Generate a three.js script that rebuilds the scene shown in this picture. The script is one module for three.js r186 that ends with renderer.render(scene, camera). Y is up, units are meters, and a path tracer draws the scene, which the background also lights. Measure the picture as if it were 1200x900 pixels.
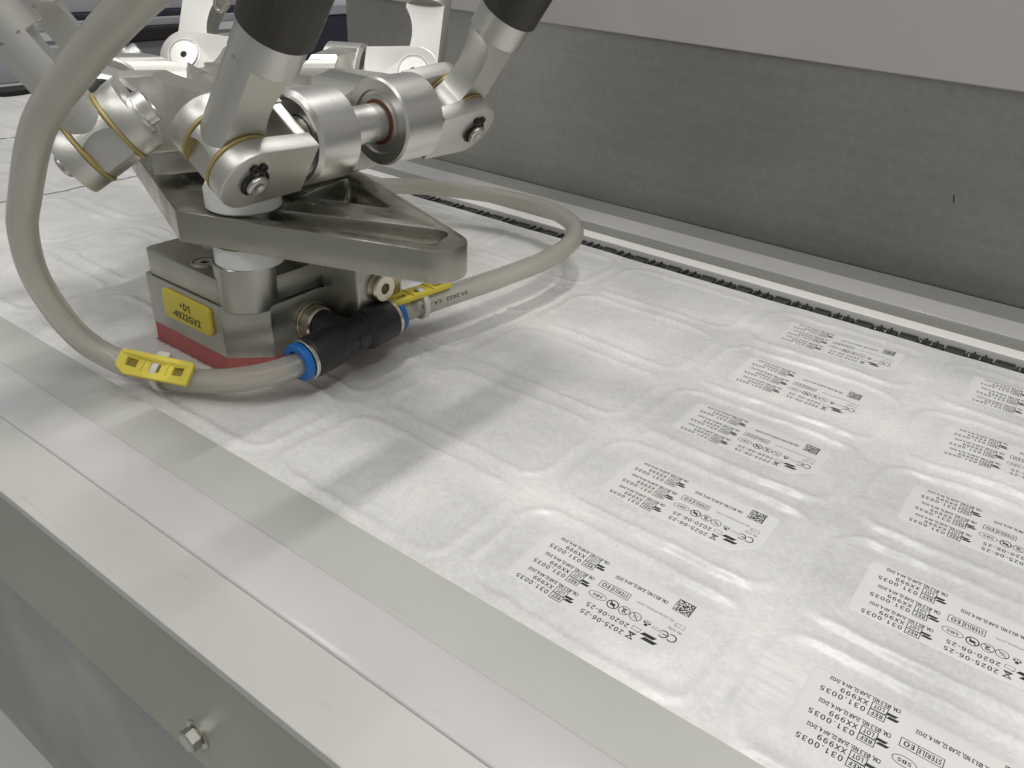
import * as THREE from 'three';
import { RoundedBoxGeometry } from 'three/addons/geometries/RoundedBoxGeometry.js';
import { RectAreaLightUniformsLib } from 'three/addons/lights/RectAreaLightUniformsLib.js';
import { mergeGeometries, mergeVertices, toCreasedNormals } from 'three/addons/utils/BufferGeometryUtils.js';
import { Brush, Evaluator, SUBTRACTION, INTERSECTION, ADDITION } from 'three-bvh-csg';

// ---------------------------------------------------------------- camera, light, exposure (millimetres are turned into metres by S)
const S = 0.001, R = Math.PI / 180;
const scene = new THREE.Scene();
const camera = new THREE.PerspectiveCamera(51, 4 / 3, 0.02, 30);
camera.position.set(0.07893, 0.15736, 0.25754);
camera.rotation.set(-0.51765, 0.62386, 0.05442, 'YXZ');
const renderer = new THREE.WebGLRenderer({ antialias: true });
renderer.toneMapping = THREE.LinearToneMapping;
renderer.toneMappingExposure = 0.98;
renderer.shadowMap.enabled = true;
scene.background = new THREE.Color().setRGB(0.29, 0.29, 0.288);
RectAreaLightUniformsLib.init();
const LAMPS = [ // centre x, y, z (mm), width along x, depth along z, strength
  [-150, 1500, -380, 30, 700, 165],
  [750, 1500, 300, 180, 1300, 15],
  [-1050, 1500, 300, 180, 1300, 5],
  [-150, 1500, 1300, 1300, 180, 11],
];

// ---------------------------------------------------------------- helpers
let seed = 7;
const rnd = () => { seed = (seed * 1664525 + 1013904223) >>> 0; return seed / 4294967296; };
const hash = (x, y) => { let h = (Math.imul(x, 374761393) + Math.imul(y, 668265263)) | 0; h = Math.imul(h ^ (h >>> 13), 1274126177); return ((h ^ (h >>> 16)) >>> 0) / 4294967296; };
const sm = (t) => t * t * (3 - 2 * t);
function noise(x, y, per = 0) {
  const xi = Math.floor(x), yi = Math.floor(y), u = sm(x - xi), v = sm(y - yi);
  const w = (a) => per ? ((a % per) + per) % per : a;
  const a = hash(w(xi), w(yi)), b = hash(w(xi + 1), w(yi)), c = hash(w(xi), w(yi + 1)), d = hash(w(xi + 1), w(yi + 1));
  return (a + (b - a) * u) * (1 - v) + (c + (d - c) * u) * v;
}
const used = {};
function numbered(n) { const k = used[n] = (used[n] ?? -1) + 1; return k ? `${n}_${String(k).padStart(3, '0')}` : n; }
function tag(o, label, category, group) { o.userData.label = label; o.userData.category = category; if (group) o.userData.group = group; return o; }
function thing(name, label, category, pos = [0, 0, 0], group) {
  const o = new THREE.Group(); o.name = numbered(name); o.position.set(...pos).multiplyScalar(S); scene.add(o);
  return tag(o, label, category, group);
}
function flat(g) { let q = g.index ? g.toNonIndexed() : g; for (const k of Object.keys(q.attributes)) if (!['position', 'normal', 'uv'].includes(k)) q.deleteAttribute(k); q.morphAttributes = {}; return q; }
// one named mesh out of geometries given in millimetres
function part(name, geos, mat, parent) {
  geos = Array.isArray(geos) ? geos : [geos];
  const g = geos.length === 1 ? geos[0] : mergeGeometries(geos.map(flat));
  g.scale(S, S, S);
  const m = new THREE.Mesh(g, mat); m.name = parent ? name : numbered(name); m.castShadow = m.receiveShadow = true;
  (parent || scene).add(m); return m;
}
function struct(name, geos, mat) { const m = part(name, geos, mat); m.userData.kind = 'structure'; return m; }
const box = (x0, x1, y0, y1, z0, z1, r = 0.6) => {
  const w = x1 - x0, h = y1 - y0, d = z1 - z0;
  const g = r ? new RoundedBoxGeometry(w, h, d, 2, Math.min(r, w / 2.1, h / 2.1, d / 2.1)) : new THREE.BoxGeometry(w, h, d);
  return g.translate((x0 + x1) / 2, (y0 + y1) / 2, (z0 + z1) / 2);
};
// lathe around the y axis: profile of [radius, y]
const lathe = (prof, seg = 48) => new THREE.LatheGeometry(prof.map(([r, y]) => new THREE.Vector2(r, y)), seg);
function cyl(r, y0, y1, c = 0.5, seg = 48) {   // closed cylinder with chamfered rims, creased
  return toCreasedNormals(lathe([[0.0001, y0], [r - c, y0], [r, y0 + c], [r, y1 - c], [r - c, y1], [0.0001, y1]], seg), 0.5);
}
function ring(r0, r1, y0, y1, c = 0.3, seg = 48) {
  return toCreasedNormals(lathe([[r0, y0], [r1 - c, y0], [r1, y0 + c], [r1, y1 - c], [r1 - c, y1], [r0, y1], [r0, y0]], seg), 0.5);
}
const aim = (g, axis) => g.applyQuaternion(new THREE.Quaternion().setFromUnitVectors(new THREE.Vector3(0, 1, 0), new THREE.Vector3(...axis).normalize()));
function extr(shape, depth, bevel = 0.5, seg = 24) {
  return new THREE.ExtrudeGeometry(shape, { depth: depth - 2 * bevel, bevelEnabled: bevel > 0, bevelThickness: bevel, bevelSize: bevel, bevelOffset: -bevel, bevelSegments: 2, curveSegments: seg }).translate(0, 0, bevel);
}
// polygon with rounded corners: points [x, y, radius]
function roundPoly(pts, C = THREE.Shape) {
  const s = new C(), n = pts.length;
  for (let i = 0; i < n; i++) {
    const p = pts[i], a = pts[(i + n - 1) % n], b = pts[(i + 1) % n], r = p[2] || 0;
    const P = new THREE.Vector2(p[0], p[1]), A = new THREE.Vector2(a[0], a[1]).sub(P).normalize(), B = new THREE.Vector2(b[0], b[1]).sub(P).normalize();
    if (!r) { i ? s.lineTo(P.x, P.y) : s.moveTo(P.x, P.y); continue; }
    const ang = Math.acos(THREE.MathUtils.clamp(A.dot(B), -1, 1)), d = r / Math.tan(ang / 2);
    const p1 = P.clone().addScaledVector(A, d), p2 = P.clone().addScaledVector(B, d);
    i ? s.lineTo(p1.x, p1.y) : s.moveTo(p1.x, p1.y);
    const bis = A.clone().add(B).normalize(), c = P.clone().addScaledVector(bis, r / Math.sin(ang / 2));
    const a1 = Math.atan2(p1.y - c.y, p1.x - c.x), a2 = Math.atan2(p2.y - c.y, p2.x - c.x);
    let da = a2 - a1; while (da > Math.PI) da -= 2 * Math.PI; while (da < -Math.PI) da += 2 * Math.PI;
    const k = 8; for (let j = 1; j <= k; j++) s.lineTo(c.x + r * Math.cos(a1 + da * j / k), c.y + r * Math.sin(a1 + da * j / k));
  }
  s.closePath(); return s;
}
// a plan outline in (x, z), extruded upwards from y0 to y1
const plan = (pts, y0, y1, bevel = 0.6, holes = []) => {
  const s = roundPoly(pts.map(([x, z, r]) => [x, -z, r]));
  for (const h of holes) s.holes.push(roundPoly(h.map(([x, z, r]) => [x, -z, r]), THREE.Path));
  return toCreasedNormals(extr(s, y1 - y0, bevel).rotateX(-Math.PI / 2).translate(0, y0, 0), 0.6);
};
const evaluator = new Evaluator(); evaluator.attributes = ['position', 'normal', 'uv'];
const brush = (g) => { const b = new Brush(mergeVertices(flat(g))); b.updateMatrixWorld(); return b; };
const csg = (a, b, op) => { const r = evaluator.evaluate(a.isBrush ? a : brush(a), brush(b), op); r.updateMatrixWorld(); return r; };
const done = (b, crease = 0.5) => toCreasedNormals(flat(b.geometry), crease);

// ---------------------------------------------------------------- textures
function dataTex(n, f, srgb = false, rep) {   // f(u, v) -> grey or [r, g, b], 0..1
  const a = new Uint8Array(n * n * 4);
  for (let j = 0; j < n; j++) for (let i = 0; i < n; i++) {
    const c = f(i / n, j / n), k = (j * n + i) * 4;
    for (let q = 0; q < 3; q++) a[k + q] = Math.max(0, Math.min(255, (Array.isArray(c) ? c[q] : c) * 255));
    a[k + 3] = 255;
  }
  const t = new THREE.DataTexture(a, n, n); t.magFilter = THREE.LinearFilter; t.wrapS = t.wrapT = THREE.RepeatWrapping;
  if (srgb) t.colorSpace = THREE.SRGBColorSpace; if (rep) t.repeat.set(...rep); t.needsUpdate = true; return t;
}
const fbm = (u, v, per, oct = 4) => { let s = 0, a = 0.5, p = per; for (let o = 0; o < oct; o++) { s += a * noise(u * p + o * 17, v * p + o * 31, p); a *= 0.5; p *= 2; } return s / (1 - Math.pow(0.5, oct)); };
// fine grain for machined metal (uv in mm)
const grainBump = dataTex(256, (u, v) => 0.5 + 0.5 * (noise(u * 128, v * 128, 128) - 0.5) + 0.4 * (noise(u * 64, v * 64, 64) - 0.5), false, [1 / 14, 1 / 14]);
const blastRough = dataTex(256, (u, v) => 0.55 + 0.5 * (fbm(u, v, 8, 5) - 0.5), false, [1 / 60, 1 / 60]);
const brushBump = dataTex(256, (u, v) => 0.5 + 0.6 * (noise(u * 8, v * 256, 256) - 0.5) + 0.3 * (noise(u * 16 + 9, v * 128, 128) - 0.5), false, [1 / 40, 1 / 20]);
const unitBump = dataTex(256, (u, v) => 0.5 + 0.6 * (noise(u * 8, v * 256, 256) - 0.5) + 0.25 * (noise(u * 64, v * 64, 64) - 0.5));

// wiped, slightly scuffed surface (uv in mm)
const scuff = (u, v) => { let k = 0.965 + 0.05 * (fbm(u, v, 5, 4) - 0.5); const l = noise(u * 10 + 4 * noise(u * 3, v * 3, 3), v * 90, 90); if (l > 0.93) k -= 0.05 * (l - 0.93) / 0.07; return k; };
const smudge = dataTex(512, scuff, true, [1 / 190, 1 / 190]), smudgeRough = dataTex(512, (u, v) => 0.9 + 0.5 * (fbm(u + 0.2, v, 7, 4) - 0.5), false, [1 / 150, 1 / 150]);
const carbonMap = dataTex(256, (u, v) => { const k = 0.19 + 0.10 * (fbm(u, v, 6, 5) - 0.5) + 0.05 * (noise(u * 128, v * 128, 128) - 0.5); return [k * 1.06, k, k * 0.92]; }, true, [2, 3]);
const std = (o) => new THREE.MeshStandardMaterial(o);
const phys = (o) => new THREE.MeshPhysicalMaterial(o);
const lin = (r, g, b) => new THREE.Color().setRGB(r, g, b);
const M = {
  turned: std({ color: lin(0.74, 0.735, 0.71), metalness: 1, roughness: 0.34, bumpMap: unitBump, bumpScale: 0.00002 }),
  milled: std({ color: lin(0.62, 0.615, 0.58), metalness: 1, roughness: 0.42, bumpMap: grainBump, bumpScale: 0.00003 }),
  cast: std({ color: lin(0.52, 0.515, 0.475), metalness: 1, roughness: 0.85, roughnessMap: blastRough, bumpMap: grainBump, bumpScale: 0.00002 }),
  plate: std({ color: lin(0.38, 0.375, 0.325), metalness: 1, roughness: 0.66, roughnessMap: blastRough }),
  block: std({ color: lin(0.45, 0.447, 0.40), metalness: 1, roughness: 0.7, roughnessMap: blastRough }),
  nickel: std({ color: lin(0.68, 0.62, 0.52), metalness: 1, roughness: 0.25 }),
  steel: std({ color: lin(0.55, 0.54, 0.50), metalness: 1, roughness: 0.28 }),
  dark: std({ color: lin(0.03, 0.028, 0.025), metalness: 0.6, roughness: 0.4 }),
  black: std({ color: lin(0.018, 0.018, 0.018), roughness: 0.55 }),
  blackPlastic: std({ color: lin(0.016, 0.017, 0.019), roughness: 0.45, bumpMap: grainBump, bumpScale: 0.00004 }),
  carbon: phys({ map: carbonMap, roughness: 0.46, bumpMap: unitBump, bumpScale: 0.00003 }),
  bronze: std({ color: lin(0.42, 0.33, 0.13), metalness: 0.4, roughness: 0.5 }),
  rust: std({ color: lin(0.16, 0.045, 0.02), roughness: 0.6 }),
  white: phys({ color: lin(0.86, 0.86, 0.84), roughness: 0.4, transmission: 0.1, thickness: 0 }),
  blue: std({ color: lin(0.006, 0.12, 0.42), roughness: 0.4 }),
  yellow: std({ color: lin(0.62, 0.52, 0.06), roughness: 0.5 }),
  red: std({ color: lin(0.41, 0.115, 0.10), roughness: 0.95, bumpMap: grainBump, bumpScale: 0.0002 }),
  tube: phys({ color: lin(0.86, 0.85, 0.79), roughness: 0.3, transmission: 0.82, thickness: 0.002, ior: 1.35, attenuationColor: lin(0.62, 0.61, 0.56), attenuationDistance: 0.02 }),
  tie: phys({ color: lin(0.75, 0.73, 0.66), roughness: 0.4, transmission: 0.3, thickness: 0 }),
  railGrey: std({ map: smudge, roughnessMap: smudgeRough, color: lin(0.51, 0.51, 0.48), metalness: 0.08, roughness: 0.55, bumpMap: brushBump, bumpScale: 0.00001 }),
  strip: phys({ map: smudge, color: lin(0.57, 0.56, 0.56), roughness: 0.28, clearcoat: 0.5, clearcoatRoughness: 0.08 }),
  edge: std({ map: smudge, roughnessMap: smudgeRough, color: lin(0.56, 0.555, 0.525), metalness: 0.08, roughness: 0.52, bumpMap: brushBump, bumpScale: 0.00001 }),
  backGrey: std({ color: lin(0.30, 0.298, 0.275), metalness: 0.3, roughness: 0.45 }),
  whiteStrip: std({ color: lin(0.78, 0.77, 0.74), roughness: 0.4 }),
};

// ---------------------------------------------------------------- back wall: stainless sheet with cloudy reflections painted into its colour and uneven roughness, pale panel above
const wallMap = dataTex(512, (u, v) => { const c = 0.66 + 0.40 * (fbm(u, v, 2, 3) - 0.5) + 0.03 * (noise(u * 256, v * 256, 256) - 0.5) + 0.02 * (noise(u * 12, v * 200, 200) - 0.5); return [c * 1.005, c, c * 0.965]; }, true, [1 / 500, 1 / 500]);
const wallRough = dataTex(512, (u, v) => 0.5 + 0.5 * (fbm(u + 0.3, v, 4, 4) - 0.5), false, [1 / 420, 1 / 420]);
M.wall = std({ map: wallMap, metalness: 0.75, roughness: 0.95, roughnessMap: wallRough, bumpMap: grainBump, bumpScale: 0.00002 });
M.upper = std({ color: lin(0.47, 0.455, 0.44), roughness: 0.5 });
const planeUV = (g, f) => { const p = g.attributes.position, uv = g.attributes.uv; for (let i = 0; i < p.count; i++) uv.setXY(i, ...f(p.getX(i), p.getY(i), p.getZ(i))); return g; };
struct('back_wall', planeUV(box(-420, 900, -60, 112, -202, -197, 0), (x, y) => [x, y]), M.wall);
struct('upper_wall_panel', box(-330, 1100, 0, 420, -206, -195, 0.8).rotateZ(-0.0125).translate(-190, 104.4, 0), M.upper);
{
  part('scratch_mark', box(-0.3, 0.3, -2, 2, -197, -196.8, 0).rotateZ(0.25).translate(19, 48.2, 0), M.black, scene.getObjectByName('back_wall'));

}

// ---------------------------------------------------------------- the lidding sheet with its sealed packs
const packC = [5.5, 8], packH = [36, 20.5], packR = 9;
function sealDist(x, z) {                        // distance to the outline of the nearest pack (negative inside)
  const lx = Math.abs(((x - packC[0] + 40 + 8000) % 80) - 40), lz = Math.abs(((z - packC[1] + 25 + 5000) % 50) - 25);
  const qx = lx - packH[0] + packR, qz = lz - packH[1] + packR;
  return Math.hypot(Math.max(qx, 0), Math.max(qz, 0)) + Math.min(Math.max(qx, qz), 0) - packR;
}
const bell = (d, w) => Math.exp(-d * d / (2 * w * w));
function sheetH(x, z) {
  const wob = 1.6 * (noise(x * 0.05 + 40, z * 0.05 + 9) - 0.5) + 1.0 * (noise(x * 0.16, z * 0.16 + 70) - 0.5);
  const d = sealDist(x + wob * 0.6, z + wob) ;
  const str = 0.38 + 0.68 * noise(x * 0.035 + 5, z * 0.035 + 90);
  const lx = Math.abs(((x - packC[0] + 8040) % 80) - 40), run = 1 - 0.62 * sm(Math.min(1, Math.max(0, (lx - 24) / 11)));   // the long seams stand out, the short ends are soft
  let h = str * run * (1.2 * bell(d, 1.15) - 0.32 * bell(d - 3.6, 1.6) - 0.16 * bell(d + 3.8, 2.0));
  h += 0.30 * bell(d + 11, 4.5) * noise(x * 0.05, z * 0.07 + 30);
  h += 1.1 * (noise(x * 0.022 + 3, z * 0.03) - 0.5) + 0.26 * (noise(x * 0.07 + 11, z * 0.11 + 4) - 0.5) + 0.16 * (noise(x * 0.2 + 1, z * 0.3) - 0.5);
  const r = 1 - Math.abs(2 * noise(x * 0.045 + z * 0.02 + 60, z * 0.09 - x * 0.01) - 1); h += 0.14 * Math.pow(r, 7);
  h += 0.9 * (noise(x * 0.011 + 21, z * 0.085 + x * 0.006 + 13) - 0.5) * noise(x * 0.02, z * 0.02 + 50);
  // pulled flat where it is gripped at both edges
  const e = Math.min(1, Math.max(0, Math.min(z + 121, 139 - z) / 14));
  const gx = Math.max(0, Math.abs(x + 185) - 31) / 7, gz = Math.max(0, Math.abs(z - 62) - 42) / 7, press = Math.exp(-(gx * gx + gz * gz));   // pressed down by the gripper
  return h * (0.25 + 0.75 * e) * (1 - press) - 0.1 * press;
}
function frontEdge(x) { return 136.2 - 0.0125 * (x + 150); }   // the front rail is set a touch askew
function sheetGrid(x0, x1, nx, nz) {
  const pos = [], uv = [], idx = [];
  for (let j = 0; j <= nz; j++) for (let i = 0; i <= nx; i++) {
    const x = x0 + (x1 - x0) * i / nx, zf = frontEdge(x) + 3, z = -121.5 + (zf + 121.5) * j / nz;
    pos.push(x, sheetH(x, z), z); uv.push(x, -z);
  }
  for (let j = 0; j < nz; j++) for (let i = 0; i < nx; i++) { const a = j * (nx + 1) + i, b = a + nx + 1; idx.push(a, b, a + 1, a + 1, b, b + 1); }
  const g = new THREE.BufferGeometry(); g.setAttribute('position', new THREE.Float32BufferAttribute(pos, 3)); g.setAttribute('uv', new THREE.Float32BufferAttribute(uv, 2)); g.setIndex(idx); g.computeVertexNormals(); return g;
}
const swirl = (u, v, p) => fbm(u + 0.05 * noise(u * 6, v * 6, 6), v + 0.05 * noise(u * 6 + 3, v * 6 + 8, 6), p, 5);
const sheetMap = dataTex(1024, (u, v) => { const c = 0.835 + 0.16 * (swirl(u, v, 6) - 0.5) + 0.05 * (noise(u * 200 + 20 * noise(u * 8, v * 8, 8), v * 200, 200) - 0.5); return [c, c * 0.995, c * 0.982]; }, true, [1 / 170, 1 / 170]);
const sheetBump = dataTex(1024, (u, v) => { const a = noise(u * 24 + 3 * noise(u * 9, v * 9, 9), v * 60, 60), b = noise(u * 60 + 7, v * 30 + 3 * noise(u * 7, v * 7, 7), 60); const rg = (t) => 1 - Math.abs(2 * t - 1); return 0.35 * a + 0.35 * b + 0.2 * noise(u * 150, v * 150, 150); }, false, [1 / 90, 1 / 90]);
M.sheet = phys({ map: sheetMap, roughness: 0.36, bumpMap: sheetBump, bumpScale: 0.00007, clearcoat: 0.3, clearcoatRoughness: 0.3 });
const web = thing('lidding_sheet', 'wide white crinkled packaging sheet with rows of sealed packs and printed labels', 'sheet');
part('film', [sheetGrid(-330, 215, 560, 270), sheetGrid(-745, -330, 210, 130)], M.sheet, web);

M.cut = std({ color: lin(0.2, 0.2, 0.21), roughness: 0.6 });
for (const [a, b] of [[-438.9, -437.9], [-591.5, -589.5]]) part('cut_line', sheetGrid(a, b, 1, 160).translate(0, 0.3, 0), M.cut, web);

// printed label (flat print on a die-cut sticker), drawn upright: it is read from the far side of the machine
const LX0 = -19.8, LX1 = 32.2, LZ0 = -5, LZ1 = 19.5, PX = 32;
const cv = document.createElement('canvas'); cv.width = (LX1 - LX0) * PX; cv.height = (LZ1 - LZ0) * PX;
{
  const c = cv.getContext('2d');
  c.fillStyle = '#d5d4d1'; c.fillRect(0, 0, cv.width, cv.height);
  const X = (x) => (LX1 - x) * PX, Y = (z) => (LZ1 - z) * PX;
  c.fillStyle = '#d3d1cb'; c.fillRect(X(2.55), 0, 0.14 * PX, cv.height);
  const ink = '#1a191b';
  const text = (s, xl, xr, z, h, bold = '', fam = 'sans-serif', col = ink) => {   // fits the text between two marks, centred on z, cap height h
    c.save(); c.fillStyle = col; c.textBaseline = 'alphabetic'; c.textAlign = 'left';
    const f = h * PX / 0.72; c.font = `${bold === 'semi' ? '' : bold} ${f}px ${fam}`; const w = c.measureText(s).width || 1;
    const W = X(xr) - X(xl);
    if (bold === 'semi' && w < W) {            // narrow glyphs set wide apart
      const gap = (W - w) / (s.length - 1); let px = X(xl); c.strokeStyle = col; c.lineWidth = 0.09 * PX;
      for (const ch of s) { c.fillText(ch, px, Y(z - h / 2)); c.strokeText(ch, px, Y(z - h / 2)); px += c.measureText(ch).width + gap; }
      c.restore(); return;
    }
    c.translate(X(xl), Y(z - h / 2)); c.scale(W / w, 1); c.fillText(s, 0, 0); if (bold === 'semi') { c.strokeStyle = col; c.lineWidth = 0.11 * PX; c.strokeText(s, 0, 0); } c.restore();
  };
  const frame = (xl, xr, z0, z1, lw = 0.2) => { c.strokeStyle = ink; c.lineWidth = lw * PX; c.strokeRect(X(xl), Y(z1), (xl - xr) * PX, (z1 - z0) * PX); };
  const logo = (x, z, w, h) => { c.fillStyle = ink; for (const [dx, dz] of [[w * 0.10, 0.27 * h], [-w * 0.10, -0.27 * h]]) { const a = w * 0.44; c.beginPath(); c.moveTo(X(x + dx + a + 0.1 * w), Y(z + dz - h * 0.22)); c.lineTo(X(x + dx - a + 0.1 * w), Y(z + dz - h * 0.22)); c.lineTo(X(x + dx - a - 0.1 * w), Y(z + dz + h * 0.22)); c.lineTo(X(x + dx + a - 0.1 * w), Y(z + dz + h * 0.22)); c.fill(); } };
  for (const z of [0, 8.2, 16.4]) {
    logo(0, z, 2.7, 1.9);
    frame(-1.3, -4.9, z + 0.35, z + 2.45); frame(-1.3, -4.9, z - 2.0, z + 0.2);
    text('REF', -1.7, -4.5, z + 1.4, 1.3, 'bold'); text('LOT', -1.9, -4.4, z - 0.9, 1.3, 'bold');
    text('031.0035', -5.7, -16.4, z + 1.5, 1.5, 'semi'); text('XX999', -5.7, -12.2, z - 0.75, 1.45, 'semi');
    text('CM, \u00d83.3 ND, 2LAB I2, AH 4, ZrO2', 1.2, -15.4, z - 3.0, 1.15, 'semi');
  }
  text('CM, \u00d83.3 ND, 2LAB I2, AH 4, ZrO2', 21.6, 5.3, 0.3, 1.2, 'semi');
  frame(12.4, 3.2, 3.9, 6.4, 0.18); text('STERILE', 12.0, 7.0, 5.15, 1.45, 'bold'); frame(6.9, 3.2, 3.9, 6.4, 0.18); text('EO', 6.4, 3.8, 5.15, 1.45, 'bold');
  c.strokeStyle = ink; c.lineWidth = 0.17 * PX;
  c.beginPath(); c.ellipse(X(5.3), Y(10), 2.6 * PX, 1.35 * PX, 0, 0, 7); c.stroke(); text('SBS', 6.9, 3.8, 10, 1.05, 'bold');
  for (const [x, k] of [[10.2, 0], [13.8, 1], [17.2, 2]]) {
    c.lineWidth = (k ? 0.2 : 0.32) * PX; c.beginPath(); c.arc(X(x), Y(10.2), 1.55 * PX, 0, 7); c.stroke();
    c.beginPath(); c.moveTo(X(x + 1.1), Y(11.3)); c.lineTo(X(x - 1.1), Y(9.1)); c.stroke();
    if (k === 0) { c.fillStyle = ink; c.fillRect(X(x + 0.75), Y(10.7), 1.5 * PX, 0.9 * PX); }
    if (k === 1) text('2', x + 0.7, x - 0.7, 10.2, 1.7, 'bold');
    if (k === 2) { c.lineWidth = 0.1 * PX; for (const d of [-0.5, 0, 0.5]) { c.beginPath(); c.moveTo(X(x + 0.8), Y(10.2 + d)); c.lineTo(X(x - 0.8), Y(10.2 + d)); c.stroke(); } }
  }
  c.fillStyle = ink; for (const [dx, dz, s] of [[0, 0.7, 0.5], [-0.7, -0.1, 0.35], [0.7, -0.1, 0.35]]) { c.beginPath(); c.arc(X(20.7 + dx), Y(10.3 + dz), s * PX, 0, 7); c.fill(); } c.fillRect(X(21.7), Y(9.5), 2 * PX, 0.14 * PX); c.fillRect(X(20.78), Y(10.5), 0.16 * PX, PX);
  text('0123', 25.2, 22.3, 10.5, 1.1, '', 'sans-serif', '#555');
  c.lineWidth = 0.34 * PX; c.beginPath(); c.arc(X(28.2), Y(11), 1.25 * PX, 0.9, 2 * Math.PI - 0.9); c.stroke(); c.beginPath(); c.arc(X(25.9), Y(11), 1.25 * PX, 0.9, 2 * Math.PI - 0.9); c.stroke(); c.fillRect(X(26.9), Y(11.17), 1.3 * PX, 0.34 * PX);
  logo(23.7, 14.9, 4.2, 2.6);
  text('2025-06-25', 17.5, 4.6, 17.4, 1.5, 'semi'); text('2020-06-25', 17.5, 4.6, 14.5, 1.5, 'semi');
  c.lineWidth = 0.3 * PX; c.beginPath(); c.moveTo(X(20.3), Y(17.9)); c.lineTo(X(18.6), Y(17.9)); c.lineTo(X(20.3), Y(15.8)); c.lineTo(X(18.6), Y(15.8)); c.closePath(); c.stroke(); c.fillRect(X(20.4), Y(16.2), 1.9 * PX, 0.5 * PX);
  c.lineWidth = 0.12 * PX; c.strokeRect(X(20.7), Y(14.6), 2.3 * PX, 1.2 * PX); c.beginPath(); c.moveTo(X(20.7), Y(14.6)); c.lineTo(X(19.9), Y(15.1)); c.stroke();
  text('Rx only', 29.6, 25.6, 8.1, 1.0); frame(29.4, 26.7, 5.2, 6.6, 0.1); text('i', 28.2, 27.9, 5.9, 1.0); text('7', 27.5, 26.9, 5.9, 0.9);
  text('ifu.straumann.com', 26.0, 14.8, 5.1, 0.95, '', 'sans-serif', '#444');
  const n = 18, m = 5.0 / n; c.fillStyle = ink;   // square speckle code without content
  for (let j = 0; j < n; j++) for (let i = 0; i < n; i++) if (i === 0 || j === n - 1 || ((i === n - 1 || j === 0) ? (i + j) % 2 === 0 : rnd() < 0.52)) c.fillRect(X(28.4) + i * m * PX, Y(1.6) + j * m * PX, m * PX + 0.5, m * PX + 0.5);
}
const labelTex = new THREE.CanvasTexture(cv); labelTex.colorSpace = THREE.SRGBColorSpace; labelTex.anisotropy = 8;
M.label = std({ map: labelTex, roughness: 0.55 });
function labelGeo(cx, cz) {
  const nx = 78, nz = 34, pos = [], uv = [], idx = [], cr = 1.2, lift = 0.16;
  for (let j = 0; j <= nz; j++) for (let i = 0; i <= nx; i++) {
    const x = LX0 + (LX1 - LX0) * i / nx; let z1 = LZ1, z0 = LZ0;
    if (x > 25.4) z1 -= (x - 25.4) * 0.97;
    const el = x - LX0, er = LX1 - x; for (const e of [el, er]) if (e < cr) { const k = cr - Math.sqrt(Math.max(0, cr * cr - (cr - e) ** 2)); z0 += k; z1 -= k; }
    const z = z0 + (z1 - z0) * j / nz;
    const rim = j === 0 || j === nz || i === 0 || i === nx;
    pos.push(cx + x, sheetH(cx + x, cz + z) + (rim ? -0.02 : lift), cz + z); uv.push((LX1 - x) / (LX1 - LX0), (z - LZ0) / (LZ1 - LZ0));
  }
  for (let j = 0; j < nz; j++) for (let i = 0; i < nx; i++) { const a = j * (nx + 1) + i, b = a + nx + 1; idx.push(a, b, a + 1, a + 1, b, b + 1); }
  const g = new THREE.BufferGeometry(); g.setAttribute('position', new THREE.Float32BufferAttribute(pos, 3)); g.setAttribute('uv', new THREE.Float32BufferAttribute(uv, 2)); g.setIndex(idx); g.computeVertexNormals(); return g;
}
for (const cx of [0, 80]) for (const cz of [-100, -50, 0, 50, 100]) part('printed_label', labelGeo(cx, cz), M.label, web);

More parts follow.
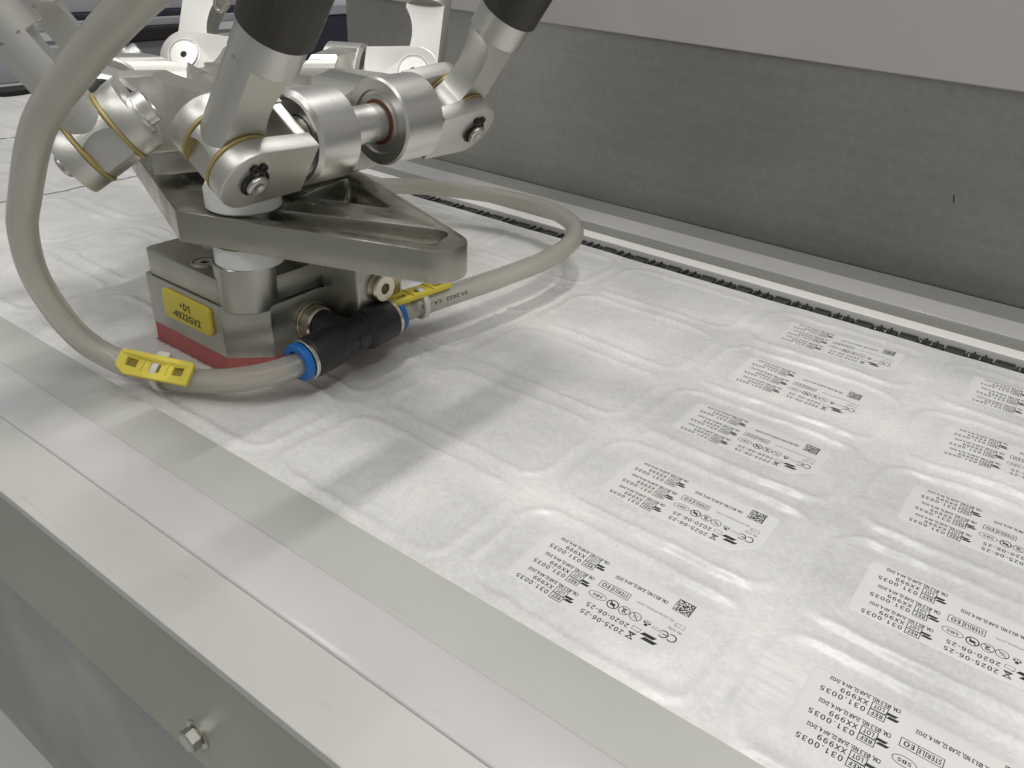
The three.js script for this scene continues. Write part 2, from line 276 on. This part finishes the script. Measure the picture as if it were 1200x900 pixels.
// ---------------------------------------------------------------- front rail: guide strip, glossy cover strip, edge profile, skirt and bolt
const rail = thing('front_rail', 'pale metal side rail with glossy cover strip along the near edge of the sheet', 'rail', [-150, 0, 136]);
rail.rotation.y = 0.0125;
{
  const L0 = -260, L1 = 420;
  part('guide_strip', planeUV(box(L0, L1, -6, 1.6, -1.5, 17.8, 0.2), (x, y, z) => [x, z + y]), M.railGrey, rail);
  const s = new THREE.Shape(); s.moveTo(0, -6); s.lineTo(0, 2.0); s.quadraticCurveTo(0.1, 2.8, 1.0, 2.9); s.quadraticCurveTo(9, 3.5, 17.2, 2.8); s.quadraticCurveTo(18.1, 2.7, 18.2, 1.9); s.lineTo(18.2, -6); s.closePath();
  part('cover_strip', planeUV(toCreasedNormals(new THREE.ExtrudeGeometry(s, { depth: L1 - L0, bevelEnabled: false, curveSegments: 14 }).rotateY(-Math.PI / 2).translate(L1, 0, 0), 0.6).translate(0, 0, 17.8), (x, y, z) => [x, z + y]), M.strip, rail);
  part('edge_profile', planeUV(box(L0, L1, -1.2, 1.95, 36.0, 55.5, 0.35), (x, y, z) => [x, z + y]), M.edge, rail);
  const skirtMap = dataTex(256, (u, v) => { const k = 0.65 + 0.09 * (fbm(u, v, 4, 5) - 0.5); return [k * 0.985, k, k * 0.93]; }, true, [1 / 200, 1 / 200]);
  const skirtM = std({ map: skirtMap, metalness: 0.3, roughness: 0.42, bumpMap: brushBump, bumpScale: 0.00002 });
  part('skirt', planeUV(box(L0, L1, -52, -1.3, 50, 54.9, 0.3), (x, y) => [x, y]), skirtM, rail);
  const lowMap = dataTex(512, (u, v) => { const k = 0.62 + 0.26 * (fbm(u, v, 5, 5) - 0.5); return [k * 0.99, k, k * 1.0]; }, true, [1 / 260, 1 / 260]);
  part('lower_panel', planeUV(box(L0, L1, -195, -52, 46, 51, 0.3), (x, y) => [x, y]), std({ map: lowMap, metalness: 0.4, roughness: 0.38, bumpMap: brushBump, bumpScale: 0.00003 }), rail);
  part('foot_ledge', box(L0, L1, -204, -195, 46, 160, 1), M.edge, rail);
  const b = part('hex_bolt', [aim(cyl(4.6, 0, 0.8, 0.2), [0, 0, 1]), aim(cyl(3.4, 0.8, 4.2, 0.5, 6), [0, 0, 1])], M.steel, rail);
  b.position.set(81, -37.5, 54.7).multiplyScalar(S);
}
// ---------------------------------------------------------------- back rail and its gripper chain
const back = thing('back_rail', 'stepped pale rail with white strip along the far edge of the sheet', 'rail', [-150, 0, -122]);
{
  const L0 = -260, L1 = 420;
  part('white_strip', box(L0, L1, -6, 2.6, -18, -9, 0.6), M.whiteStrip, back);
  part('lower_strip', planeUV(box(L0, L1, -6, 1.2, -32, -18.05, 0.2), (x, y, z) => [x, z + y]), M.backGrey, back);
  part('raised_strip', planeUV(box(L0, L1, -6, 2.6, -53, -32.05, 0.4), (x, y, z) => [x, z + y]), M.strip, back);
  part('wall_fillet', planeUV(box(L0, L1, -6, 2.4, -74, -53.05, 0.2), (x, y, z) => [x, z + y]), M.backGrey, back);
}
const chain = thing('gripper_chain', 'black clip chain running along the far edge of the sheet beside the white strip', 'chain', [-150, 0, -126]);
part('channel', box(-260, 420, -9, -3, -5, 5, 0.2), M.black, chain);
const clipM = std({ color: lin(0.055, 0.054, 0.05), metalness: 0.4, roughness: 0.45 });
for (let i = 0; i < 33; i++) {
  const x = -255 + i * 20.4;
  const link = new THREE.Group(); link.name = 'link'; link.position.set(x * S, 0, 0); chain.add(link);
  part('clip_plate', [box(0.4, 8.6, -5, -0.4, -4.2, 3.6, 0.3), box(0.8, 8.2, -0.8, 0.1, -3.6, -2.2, 0.2)], clipM, link);
  part('clip_body', [box(9.2, 19.8, -5, -0.6, -4.4, 3.6, 0.5), box(11.6, 12.6, -0.8, 0.4, -4, 3, 0.2), box(16.2, 17.2, -0.8, 0.4, -4, 3, 0.2)], M.black, link);
  part('spring_pin', [aim(cyl(0.35, -3.2, 2.0, 0.1, 8), [0, 0, 1]).translate(10.4, -0.2, 0), aim(cyl(0.35, -3.2, 2.0, 0.1, 8), [0, 0, 1]).translate(15.0, -0.2, 0)], M.steel, link);
}

// ---------------------------------------------------------------- machine parts far to the left
const navy = std({ color: lin(0.018, 0.018, 0.035), roughness: 0.5 }), lilac = std({ color: lin(0.31, 0.31, 0.335), roughness: 0.45 }), beige = std({ color: lin(0.27, 0.255, 0.235), roughness: 0.5, metalness: 0.3 });
const far = thing('machine_housing', 'banded grey and navy machine housing standing at the far left end of the sheet', 'machine', [-760, 0, -300]);
part('cross_bar', box(-12, 10, -4, 4, -120, 420, 1), M.dark, far);
part('front_panel', box(-60, -20, 4, 34, -130, 420, 2), lilac, far);
part('frame_box', [box(-22, -12, 33, 47, -20, 110, 2), box(-12, -10, 35, 45, -14, 104, 0.5)], M.dark, far);
part('pale_rail', box(-34, -22, 46.5, 55, -110, 420, 1.5), lilac, far);
part('navy_rail', box(-36, -24, 55.2, 61, -110, 420, 1), navy, far);
part('upper_panel', box(-50, -30, 61.2, 76, -110, 420, 1.5), lilac, far);
part('navy_top', box(-60, -30, 76.2, 130, -110, 420, 2), navy, far);  // navy panel at the top of the housing
part('dark_door', box(-30, -12, -10, 48, -238, -112, 2), navy, far);
part('door_rail', box(-32, -10, 48.3, 60, -460, -112, 1.5), lilac, far);
part('grey_panel', box(-34, -14, -30, 48, -460, -238.5, 2), beige, far);
part('notch_cover', box(-14, -8, -6, 10, -318, -296, 1), M.dark, far);

// ---------------------------------------------------------------- robot platform with three driven shafts
const C = new THREE.Vector3(-207.3, 90.8, 50.2), TILT = 33 * R;
function frameOf(deg, r0) {
  const a = deg * R, o = new THREE.Vector3(Math.cos(a), 0, -Math.sin(a)), t = new THREE.Vector3(Math.sin(a), 0, Math.cos(a)), y = new THREE.Vector3(0, 1, 0);
  const p = o.clone().multiplyScalar(Math.cos(TILT)).addScaledVector(y, -Math.sin(TILT)), r = o.clone().multiplyScalar(Math.sin(TILT)).addScaledVector(y, Math.cos(TILT));
  return { o, t, p, r, O: C.clone().addScaledVector(o, r0), m: new THREE.Matrix4().makeBasis(p, r, t) };
}
const ARMS = [[0, 60], [120, 65], [240, 53]];
const robot = thing('robot_platform', 'silver delta robot platform with cylindrical bearing housings and forked joints', 'robot platform', [C.x, 0, C.z]);
{
  // body: star shaped casting with hollow sides
  const pts = [], f = (deg, rho, tau) => { const a = deg * R; return [rho * Math.cos(a) + tau * Math.sin(a), -rho * Math.sin(a) + tau * Math.cos(a)]; };
  const s = new THREE.Shape(); let first = true;
  const add = ([x, z]) => { first ? s.moveTo(x, -z) : s.lineTo(x, -z); first = false; };
  for (const [deg, r0] of ARMS) {
    for (const q of [[r0 - 4, 27.5], [r0 - 4, 13], [r0 - 14, 12], [r0 - 17, 8], [r0 - 17, -8], [r0 - 14, -12], [r0 - 4, -13], [r0 - 4, -27.5]]) add(f(deg, q[0], q[1]));
    const i = ARMS.findIndex((e) => e[0] === deg), nx = ARMS[(i + 1) % 3], A = f(deg, r0 - 12, -27.5), B = f(nx[0], nx[1] - 12, 27.5), mid = f(deg + 60, 34, 0);
    const cv3 = new THREE.QuadraticBezierCurve(new THREE.Vector2(...A), new THREE.Vector2(...mid.map((v, k) => 2 * v - (A[k] + B[k]) / 2)), new THREE.Vector2(...B));
    for (const p of cv3.getPoints(18)) add([p.x, p.y]);
  }
  s.closePath();
  let hub = brush(extr(s, 27.5, 1.2, 12).rotateX(-Math.PI / 2).translate(0, 78, 0));
  for (let k = 0; k < 6; k++) {                // saddles milled into the top between the housings and between the arms
    const a = k * 60 * R, odd = k % 2, g = new THREE.CylinderGeometry(odd ? 30 : 17, odd ? 30 : 17, 60, 64).rotateZ(Math.PI / 2).rotateX(0).translate(odd ? 38 : 52, odd ? 129 : 112, 0).rotateY(a);
    hub = csg(hub, g, SUBTRACTION);
  }
  const body = done(hub, 0.5);
  const core = toCreasedNormals(extr(s, 10, 0.8, 12).rotateX(-Math.PI / 2).scale(0.82, 1, 0.82).translate(0, 69, 0), 0.6);
  part('body', [body, core, cyl(24, 66, 70, 0.8)], M.cast, robot);
  const lug = [];
  for (const [deg, r0] of ARMS) {
    const F = frameOf(deg, r0), base = new THREE.Matrix4().copy(F.m).setPosition(F.O.clone().sub(new THREE.Vector3(C.x, 0, C.z)));
    const put = (g) => g.applyMatrix4(base);
    for (const sg of [1, -1]) {
      // bearing housing along the shaft axis (local z)
      const h = toCreasedNormals(lathe([[7.6, 11.5], [9.5, 11.5], [9.8, 12.2], [11.3, 12.2], [11.6, 11.2], [15.2, 11.2], [16, 12], [16, sg > 0 ? 28 : 30.5], [14.6, sg > 0 ? 29.4 : 31.2], [13.4, 29.4], [12.4, 26], [7.4, 25.6], [7.4, 11.6]], 64), 0.5);
      part('bearing_housing', put(aim(h, [0, 0, sg])), M.turned, robot);
      part('shaft_seal', put(aim(ring(7.1, 8.3, 11.3, 12.6, 0.1), [0, 0, sg])), M.rust, robot);
      // fork: base block with two rounded cheeks
      const cheek = () => { const c = new THREE.Shape(); c.moveTo(-23, -10.8); c.lineTo(-3, -11.6); c.absarc(0, 0, 11.8, -Math.PI / 2, Math.PI / 2, false); c.lineTo(-23, 10); c.closePath(); return extr(c, 6.6, 0.5, 20); };
      const to = new THREE.Matrix4().makeBasis(new THREE.Vector3(0, 0, sg), new THREE.Vector3(0, 1, 0), new THREE.Vector3(-sg, 0, 0)); // shape x -> along shaft, shape y -> rod axis, depth -> pin axis
      const geos = [];
      for (const side of [1, -1]) geos.push(toCreasedNormals(cheek().applyMatrix4(to).translate(side > 0 ? (sg > 0 ? 13.6 : 7.0) : (sg > 0 ? -7.0 : -13.6), 0, 54 * sg), 0.5));
      geos.push(new RoundedBoxGeometry(27.0, 20, 4.5, 2, 0.7).translate(0, -0.4, sg * (54 - 20.6)).toNonIndexed());
      geos.push(aim(cyl(7, 6, 32, 0.3), [0, 0, sg]));
      const fk = part('fork', geos.map((g) => put(g)), M.milled, robot);
      // pin with retaining clip on the outer cheek, flanged head on the inner cheek
      const pin = (g, x) => put(aim(g, [1, 0, 0]).translate(x, 0, 54 * sg));
      part('pin', [pin(lathe([[0.001, 2.6], [1.1, 2.6], [1.5, 3.2], [3.2, 3.2], [3.9, 2.6], [3.9, -1], [0.001, -1]], 32), 13.6), pin(ring(3.9, 5.0, 0, 0.4, 0.1), 13.6)], M.steel, fk);
      const clip = new THREE.TorusGeometry(4.7, 0.55, 8, 30, Math.PI * 1.75).rotateZ(Math.PI / 2 + 0.4 - Math.PI * 0.0).rotateY(Math.PI / 2);
      const eyes = [-1, 1].map((k) => new THREE.TorusGeometry(1.0, 0.6, 8, 14).rotateY(Math.PI / 2).translate(0, 5.6, k * 1.6));
      part('retaining_clip', [clip, ...eyes].map((g) => put(g.translate(14.3, 0, 54 * sg))), M.dark, fk);
      const headProf = deg === 240 ? [[0.001, 4.6], [2, 4.6], [2.4, 5.2], [5.2, 5.2], [5.8, 4.6], [5.8, 1.4], [7.6, 1.2], [7.6, -1]] : [[1.5, -1.5], [1.5, 0.5], [6.4, 0.5], [6.8, 0.1], [6.8, -0.6], [7.5, -0.6], [7.5, 0.2], [7.9, 0.2], [7.9, -1]];
      part('pin_head', put(aim(toCreasedNormals(lathe(headProf, 40), 0.4), [-1, 0, 0]).translate(-13.6, 0, 54 * sg)), M.turned, fk);
      if (deg !== 240) part('pin_hole', put(aim(cyl(1.5, -1.2, 0.2, 0.05, 20), [-1, 0, 0]).translate(-13.6, 0, 54 * sg)), M.dark, fk);
    }
    lug.push(put(aim(cyl(6.9, -33, 33, 0.3), [0, 0, 1])));
    part('shaft', lug.pop(), M.turned, robot);
  }
}
// ---------------------------------------------------------------- six control rods: metal rod end with tongue between washers, black carbon tube
function rodEnd(inner) {                         // local: x = pin axis, y = rod axis, z = shaft axis; inner = +1/-1 side that is hollowed
  let b = csg(cyl(10.5, -2, 49, 0.6, 56), new THREE.BoxGeometry(11.4, 42, 40).translate(0, 15.5, 0), INTERSECTION);
  b = csg(b, cyl(10.5, 35.4, 49, 0.3, 56), ADDITION);
  b = csg(b, aim(cyl(24, -30, 30, 0, 64), [1, 0, 0]).translate(0, 20, inner * 28.6), SUBTRACTION);
  b = csg(b, aim(cyl(11.6, -5.7, 5.7, 0.4, 56), [1, 0, 0]), ADDITION);
  b = csg(b, new THREE.CylinderGeometry(9.63, 9.63, 14, 47).rotateX(Math.PI / 2).translate(0.013, -5.52, -inner * 15.73), SUBTRACTION);   // milled flat on the outer side of the knuckle
  return done(b, 0.45);
}
const endGeo = { 1: rodEnd(1), '-1': rodEnd(-1) };
const washerGeo = [ring(3, 12.1, 5.75, 6.95, 0.3), ring(3, 12.1, -6.95, -5.75, 0.3)].map((g) => aim(g, [1, 0, 0]));
const tubeGeo = toCreasedNormals(lathe([[10.2, 45.5], [11.2, 45.5], [11.6, 46], [11.6, 330], [10.2, 330], [10.2, 45.5]], 56), 0.5);
const RODS = [
  [0, 60, 1, -4, 'silver rod end with black tube rising from the nearest fork in front of the platform'],
  [0, 60, -1, -4, 'silver rod end with black tube rising from the right fork in front of the wall'],
  [120, 65, 1, 0, 'slim silver rod rising behind the platform at far right beside the wall'],
  [120, 65, -1, 0, 'slim silver rod rising behind the platform just left of the black tube'],
  [240, 53, -1, 2, 'thick silver rod slanting up to the left edge behind the clear hose'],
  [240, 53, 1, 2, 'silver rod at upper left, behind the thicker slanting rod'],
];
for (const [deg, r0, sg, skew, label] of RODS) {
  const F = frameOf(deg, r0), o = thing('control_rod', label, 'rod', F.O.clone().addScaledVector(F.t, 54 * sg).toArray(), 'rods of the delta robot');
  o.setRotationFromMatrix(F.m); o.rotateX(skew * R);
  part('rod_end', endGeo[-sg].clone(), M.milled, o); for (const w of washerGeo) part('washer', w.clone(), M.bronze, o);
  part('carbon_tube', tubeGeo.clone(), M.carbon, o);
  if (deg === 0 && sg === 1) {                  // spring clip clamped to the rear of the nearest rod
    part('spring_bracket', [new RoundedBoxGeometry(5, 26, 6, 3, 1.6).translate(-17, 58, 5), new RoundedBoxGeometry(6, 8, 4, 2, 1).translate(-13, 62, 4)], M.bronze, o);
    const wire = new THREE.CatmullRomCurve3([[-12.2, 75, 6], [-12.6, 58, 6], [-13.5, 44, 6], [-15, 39, 6], [-17, 40, 6.5], [-17.5, 46, 6]].map((p) => new THREE.Vector3(...p)));
    part('spring_wire', new THREE.TubeGeometry(wire, 40, 0.55, 8), M.nickel, o);
  }
}

// ---------------------------------------------------------------- adapter plate under the platform
const PY0 = 54, PY1 = 65.5;
const plate = thing('adapter_plate', 'thick brownish metal plate with slot and triangular cut-out under the robot platform', 'plate');
part('plate_body', plan([[-176.5, 108.6, 1.2], [-61.5, 67, 10.7], [-206, 14, 3], [-275, 40, 3], [-275, 69, 3], [-229, 87.6, 0.5]], PY0, PY1, 0.6, [
  [[-163, 97.5, 4], [-90, 70.5, 4.6], [-94.5, 55.5, 5.5], [-157, 84.5, 4]],
  [[-160, 66, 1.5], [-126, 53, 1.5], [-168, 36, 2.5]],
]), M.plate, plate);
part('slot_floor', plan([[-164, 98.6, 4], [-88.6, 70.5, 4.6], [-94, 54.5, 5.5], [-157.5, 83.6, 4]], PY0 + 0.4, PY0 + 7.6, 0.1), M.plate, plate);
part('spacer', aim(cyl(8, 44, 54.2, 0.4), [0, 1, 0]).translate(-142, 0, 54), M.block, plate);

// ---------------------------------------------------------------- vacuum gripper: foam, body, cover with boss
const grip = thing('vacuum_gripper', 'grey metal vacuum gripper with red foam sole and yellow plate pressed on the sheet', 'gripper', [-185, 0, 62]);
const rel = (pts) => pts.map(([x, z, r]) => [x + 185, z - 62, r]);
const outline = (k) => rel([[-216.5 + k, 103 - k, 1.5], [-166.5 - k * 0.4, 103 - k, 1.2], [-154 - k, 90.5 - k * 0.4, 1.2], [-154 - k, 20 + k, 2], [-216.5 + k, 20 + k, 2]]);
part('foam_sole', plan(outline(0.2), 0.6, 8.6, 0.2), M.red, grip);
{
  const g = []; for (let i = 0; i < 46; i++) { const x = -31.5 + 46 * rnd() * rnd(), l = 0.8 + 1.6 * rnd(); g.push(new THREE.CylinderGeometry(0.06, 0.10, l, 5).rotateX(0.9 + 0.8 * rnd()).rotateY(0.8 * (rnd() - 0.5)).translate(x, 0.9, 41.2)); }
  const m = part('foam_fringe', g, M.red, grip); m.userData.kind = 'stuff';
}
part('gripper_body', [plan(outline(0), 8.6, 30, 0.5), plan(rel([[-156, 63.5, 0.8], [-135.5, 63.5, 1.2], [-135.5, 40, 1.2], [-156, 40, 1]]), 8.6, 44, 0.6)], M.block, grip);
const cover = part('cover', [
  plan(rel([[-215.5, 102.4, 4], [-168, 102.4, 1], [-155.2, 90, 1], [-155.2, 64.5, 3], [-155.2, 22, 3], [-215.5, 22, 4]]), 30.3, 40.4, 0.5),
  cyl(11.8, 28.2, 45.6, 0.4, 72).translate(185 - 165.8, 0, 90.4 - 62)], M.block, grip);
for (const [x, z] of [[-184.5, 95.2], [-197, 81], [-207, 60]]) part('screw', [ring(1.6, 4.2, 40.3, 40.8, 0.2, 32), ring(4.6, 5.4, 40.2, 40.9, 0.2, 40), cyl(1.6, 40.2, 40.4, 0.1, 6)].map((g) => g.translate(x + 185, 0, z - 62)), M.steel, cover);
const socket = part('socket_bolt', [toCreasedNormals(lathe([[0.001, -2.2], [2.2, -2.2], [2.2, 3.6], [5.0, 3.6], [5.6, 3.0], [5.6, 0.4], [6.4, 0.4], [6.4, 0]], 36), 0.5)].map((g) => aim(g, [1, 0, 0]).translate(185 - 135.4, 32, 52.5 - 62)), M.nickel, grip);
// yellow plate with its lettering
const sign = part('marking_plate', toCreasedNormals(extr(roundPoly([[-15.2, -6, 2.2], [15.2, -6, 2.2], [15.2, 6, 2.2], [-15.2, 6, 2.2]]), 1.7, 0.4, 8), 0.6).translate(185 - 187.8, 21.8, 102.9 - 62), M.yellow, grip);
function textTex(w, h, draw) { const k = document.createElement('canvas'); k.width = w; k.height = h; const c = k.getContext('2d'); c.fillStyle = '#000'; c.fillRect(0, 0, w, h); c.fillStyle = '#fff'; draw(c, w, h); const t = new THREE.CanvasTexture(k); return t; }
{
  const t = textTex(1024, 400, (c, w) => { c.font = 'bold 160px sans-serif'; c.textAlign = 'center'; c.fillText('+D1', w * 0.5, 165); c.fillText('-4922GV2', w * 0.5, 335); });
  const m = std({ color: lin(0.02, 0.02, 0.018), roughness: 0.6, alphaMap: t, transparent: true });
  part('lettering', new THREE.PlaneGeometry(27, 10.5).translate(185 - 187.8, 21.4, 104.66 - 62), m, sign);
}
const sleeve = tag(part('plastic_sleeve', [lathe([[0.001, 45.6], [12.2, 45.6], [12.6, 46], [12.6, 53], [7, 53.2], [7, 65.7], [12.2, 65.8], [13.2, 66.6], [13.2, 73], [12, 75], [0.001, 75.4]], 64)].map((g) => toCreasedNormals(g, 0.6).translate(-164.4, 0, 89)), M.white), 'white plastic sleeve between the adapter plate and the corner boss of the gripper', 'sleeve');

// ---------------------------------------------------------------- push-in T fitting
const FX = -132.5, FZ = 71.5, FY = 17.6;
const fit = thing('push_in_fitting', 'black plastic push-in T fitting with blue collars on the side of the gripper', 'fitting', [FX, FY, FZ]);
fit.rotation.x = 0.045;
part('barrel', [toCreasedNormals(lathe([[4.9, -20.5], [7.6, -20.5], [7.9, -20], [7.9, -8], [7.2, -6.4], [6.6, -6], [6.6, 6], [7.2, 6.4], [8.0, 8], [8.0, 20.2], [7.6, 20.6], [4.9, 20.6], [4.9, -20.5]], 48), 0.4).rotateX(-Math.PI / 2), aim(cyl(6.3, 0, 15.5, 0.4), [-1, 0, 0])], M.blackPlastic, fit);
for (const s of [1, -1]) { part('metal_ring', aim(ring(4.8, 7.7, 20.7, 22.4, 0.3), [0, 0, s]), M.nickel, fit); part('blue_collar', aim(ring(4.55, 7.3, 22.5, 25.6, 0.7), [0, 0, s]), M.blue, fit); }
part('threaded_nut', [aim(cyl(7.2, 15.6, 20.6, 0.7, 40), [-1, 0, 0]), aim(ring(3, 8.1, 20.6, 21.4, 0.2), [-1, 0, 0])], M.nickel, fit);
part('size_mark', [box(-0.4, 0.4, -2.2, 2.2, 6.55, 6.8, 0.1), box(-1.0, 1.0, 1.8, 2.3, 6.5, 6.75, 0.1), box(-1.0, 1.0, -2.3, -1.8, 6.5, 6.75, 0.1)].map((g) => g.rotateY(Math.PI / 2)), M.blackPlastic, fit);

// ---------------------------------------------------------------- hoses, their markers and ties
const V = (a) => a.map((p) => new THREE.Vector3(...p));
const curve1 = new THREE.CatmullRomCurve3(V([[-132.5, 16.9, 76], [-132.5, 15.8, 95], [-138.5, 13.2, 106], [-152, 9.6, 115.5], [-168, 7.2, 122.5], [-186, 8.6, 130], [-199, 19, 139.5], [-201.5, 42, 148], [-190, 65, 153.5], [-174.5, 82, 156], [-156, 104, 156], [-129, 122.5, 155.5], [-98, 140, 155], [-60, 160, 150], [-30, 185, 140]]), false, 'centripetal');
const HOSE = 4.5;
function hollow(curve) {
  const inner = new THREE.TubeGeometry(curve, 220, 2.9, 20), ix = inner.index, nn = inner.attributes.normal;
  for (let i = 0; i < ix.count; i += 3) { const a = ix.getX(i); ix.setX(i, ix.getX(i + 1)); ix.setX(i + 1, a); }
  for (let i = 0; i < nn.count; i++) nn.setXYZ(i, -nn.getX(i), -nn.getY(i), -nn.getZ(i));
  return [new THREE.TubeGeometry(curve, 220, HOSE, 28), inner];
}
const hose1 = tag(part('hose', hollow(curve1), M.tube), 'milky plastic hose looping down at left from the upper edge into the T fitting', 'hose');
const curve2 = new THREE.CatmullRomCurve3(V([[-132.5, 18.4, 66], [-132.3, 19.2, 47], [-129, 19.8, 25], [-124, 20, -12], [-121.5, 20.5, -44], [-125, 21.5, -70], [-138, 22, -91], [-158, 21.5, -103.5], [-182, 21, -107.5], [-212, 21, -102], [-240, 22, -85], [-258, 24, -55], [-255, 26, -10], [-230, 26, 20], [-215, 26, 35]]), false, 'centripetal');
const hose2 = tag(part('hose', hollow(curve2), M.tube), 'milky plastic hose making a wide loop over the sheet behind the plate', 'hose');
{ // date print along the hose
  const t = textTex(1024, 128, (c) => { c.font = 'bold 96px sans-serif'; c.save(); c.translate(1024, 128); c.rotate(Math.PI); c.textAlign = 'left'; c.fillText('01.2022', 60, 92); c.fillText('CA - 13', 470, 92); c.restore(); });
  const u0 = 0.05, u1 = 0.135, n = 40, k = 8, pos = [], uv = [], idx = [], L = 500, fr = curve2.computeFrenetFrames(L);
  for (let i = 0; i <= n; i++) {
    const u = u0 + (u1 - u0) * i / n, P = curve2.getPointAt(u), T = curve2.getTangentAt(u), up = new THREE.Vector3(0, 1, 0).addScaledVector(T, -T.y).normalize(), side = new THREE.Vector3().crossVectors(T, up);
    for (let j = 0; j <= k; j++) { const a = (-0.02 + 0.62 * j / k), d = side.clone().multiplyScalar(Math.cos(a)).addScaledVector(up, Math.sin(a)); const q = P.clone().addScaledVector(d, HOSE + 0.05); pos.push(q.x, q.y, q.z); uv.push(i / n, j / k); }
  }
  for (let i = 0; i < n; i++) for (let j = 0; j < k; j++) { const a = i * (k + 1) + j, b = a + k + 1; idx.push(a, b, a + 1, a + 1, b, b + 1); }
  const g = new THREE.BufferGeometry(); g.setAttribute('position', new THREE.Float32BufferAttribute(pos, 3)); g.setAttribute('uv', new THREE.Float32BufferAttribute(uv, 2)); g.setIndex(idx); g.computeVertexNormals();
  part('date_print', g, std({ color: lin(0.04, 0.04, 0.04), roughness: 0.6, alphaMap: t, transparent: true, side: THREE.DoubleSide }), hose2);
}
function marker(curve, u, toward, headSide, label, labelTie) {
  const P = curve.getPointAt(u), T = curve.getTangentAt(u), N = new THREE.Vector3(...toward); N.addScaledVector(T, -N.dot(T)).normalize(); const B = new THREE.Vector3().crossVectors(N, T);
  const o = thing('hose_marker', label, 'marker', P.toArray(), 'yellow markers on the hoses'); o.setRotationFromMatrix(new THREE.Matrix4().makeBasis(T, B, N));
  const s = roundPoly([[-15, -4.6, 2.2], [15, -4.6, 2.2], [15, 2.6, 2.6], [11, 4.8, 1], [-15, 4.8, 0.6]]);
  for (const x of [-9.5, 0, 9.5]) s.holes.push(roundPoly([[x - 2.1, -1.8, 0.3], [x + 2.1, -1.8, 0.3], [x + 2.1, 1.2, 0.3], [x - 2.1, 1.2, 0.3]], THREE.Path));
  const len = curve.getLength(), inv = o.quaternion.clone().invert();
  const bend = (g) => {                        // follow the hose
    const p = g.attributes.position, v = new THREE.Vector3();
    for (let i = 0; i < p.count; i++) { v.copy(curve.getPointAt(u + p.getX(i) / len)).sub(P).applyQuaternion(inv); p.setXYZ(i, v.x, v.y + p.getY(i), v.z + p.getZ(i)); }
    g.computeVertexNormals(); return toCreasedNormals(g, 0.5);
  };
  part('marker_plate', [bend(flat(extr(s, 1.9, 0.4, 6).translate(0, 0, 4.9)))], M.yellow, o);
  part('backing', bend(flat(box(-13.6, 13.6, -3.6, 3.6, 4.3, 5.0, 0.2))), std({ color: lin(0.20, 0.15, 0.02), roughness: 0.6 }), o);  // darker yellow: shade inside the slots put into the colour
  part('ridge', [-5, 5].map((x) => bend(flat(box(x - 0.4, x + 0.4, -4.2, 4.4, 6.5, 7.3, 0.3)))), M.yellow, o);
  const tie = thing('cable_tie', labelTie, 'cable tie', P.toArray(), 'cable ties on the hoses'); tie.rotation.copy(o.rotation);
  const band = toCreasedNormals(lathe([[4.9, -1.3], [5.6, -1.3], [5.8, -1.0], [5.8, 1.0], [5.6, 1.3], [4.9, 1.3], [4.9, -1.3]], 40), 0.5).rotateZ(Math.PI / 2).scale(1, 1, 1.16).translate(0.2, 0, 0.75);
  part('band', band, M.tie, tie);
  part('tie_head', new RoundedBoxGeometry(5, 3.6, 4.4, 3, 0.7).translate(0.2, headSide * 6.0, 3.4), M.tie, tie);
}
marker(curve1, 0.203, [0.3, 0.8, 0.55], -1, 'yellow slotted marker strapped to the hose in front of the red foam', 'clear cable tie holding the yellow marker on the left hose');
marker(curve2, 0.076, [-0.1, 1, 0.1], 1, 'yellow slotted marker on the hose just right of the upper blue collar', 'clear cable tie around the hose beside the upper blue collar');

const beam = tag(part('shadow_beam', box(-99, -85, 240, 250, -20, 95, 2), M.edge), 'narrow added beam out of view above the sheet, casting the shadow streak', 'beam');  // unseen beam, added only to cast the streak on the sheet
// ---------------------------------------------------------------- lamps of the hall and the added shadow beam, above the picture
LAMPS.forEach(([x, y, z, w, d, s], i) => {
  const o = thing('ceiling_lamp', ['long fluorescent ceiling lamp above the robot', 'long fluorescent ceiling lamp to the right above the sheet', 'long fluorescent ceiling lamp to the left above the housing', 'long fluorescent ceiling lamp in front of the machine'][i], 'lamp', [x, y, z], 'ceiling lamps');
  part('casing', box(-w / 2 - 20, w / 2 + 20, 4, 60, -d / 2 - 20, d / 2 + 20, 4), M.whiteStrip, o);
  part('diffuser', box(-w / 2, w / 2, 0, 4, -d / 2, d / 2, 0.5), std({ color: lin(0.8, 0.8, 0.8), emissive: lin(1, 0.99, 0.96), emissiveIntensity: 1 }), o);
  const L = new THREE.RectAreaLight(lin(1, 0.985, 0.955), s, w * S, d * S); L.position.set(x, y - 3, z).multiplyScalar(S); L.lookAt(x * S, -1, z * S); scene.add(L);
});

renderer.render(scene, camera);
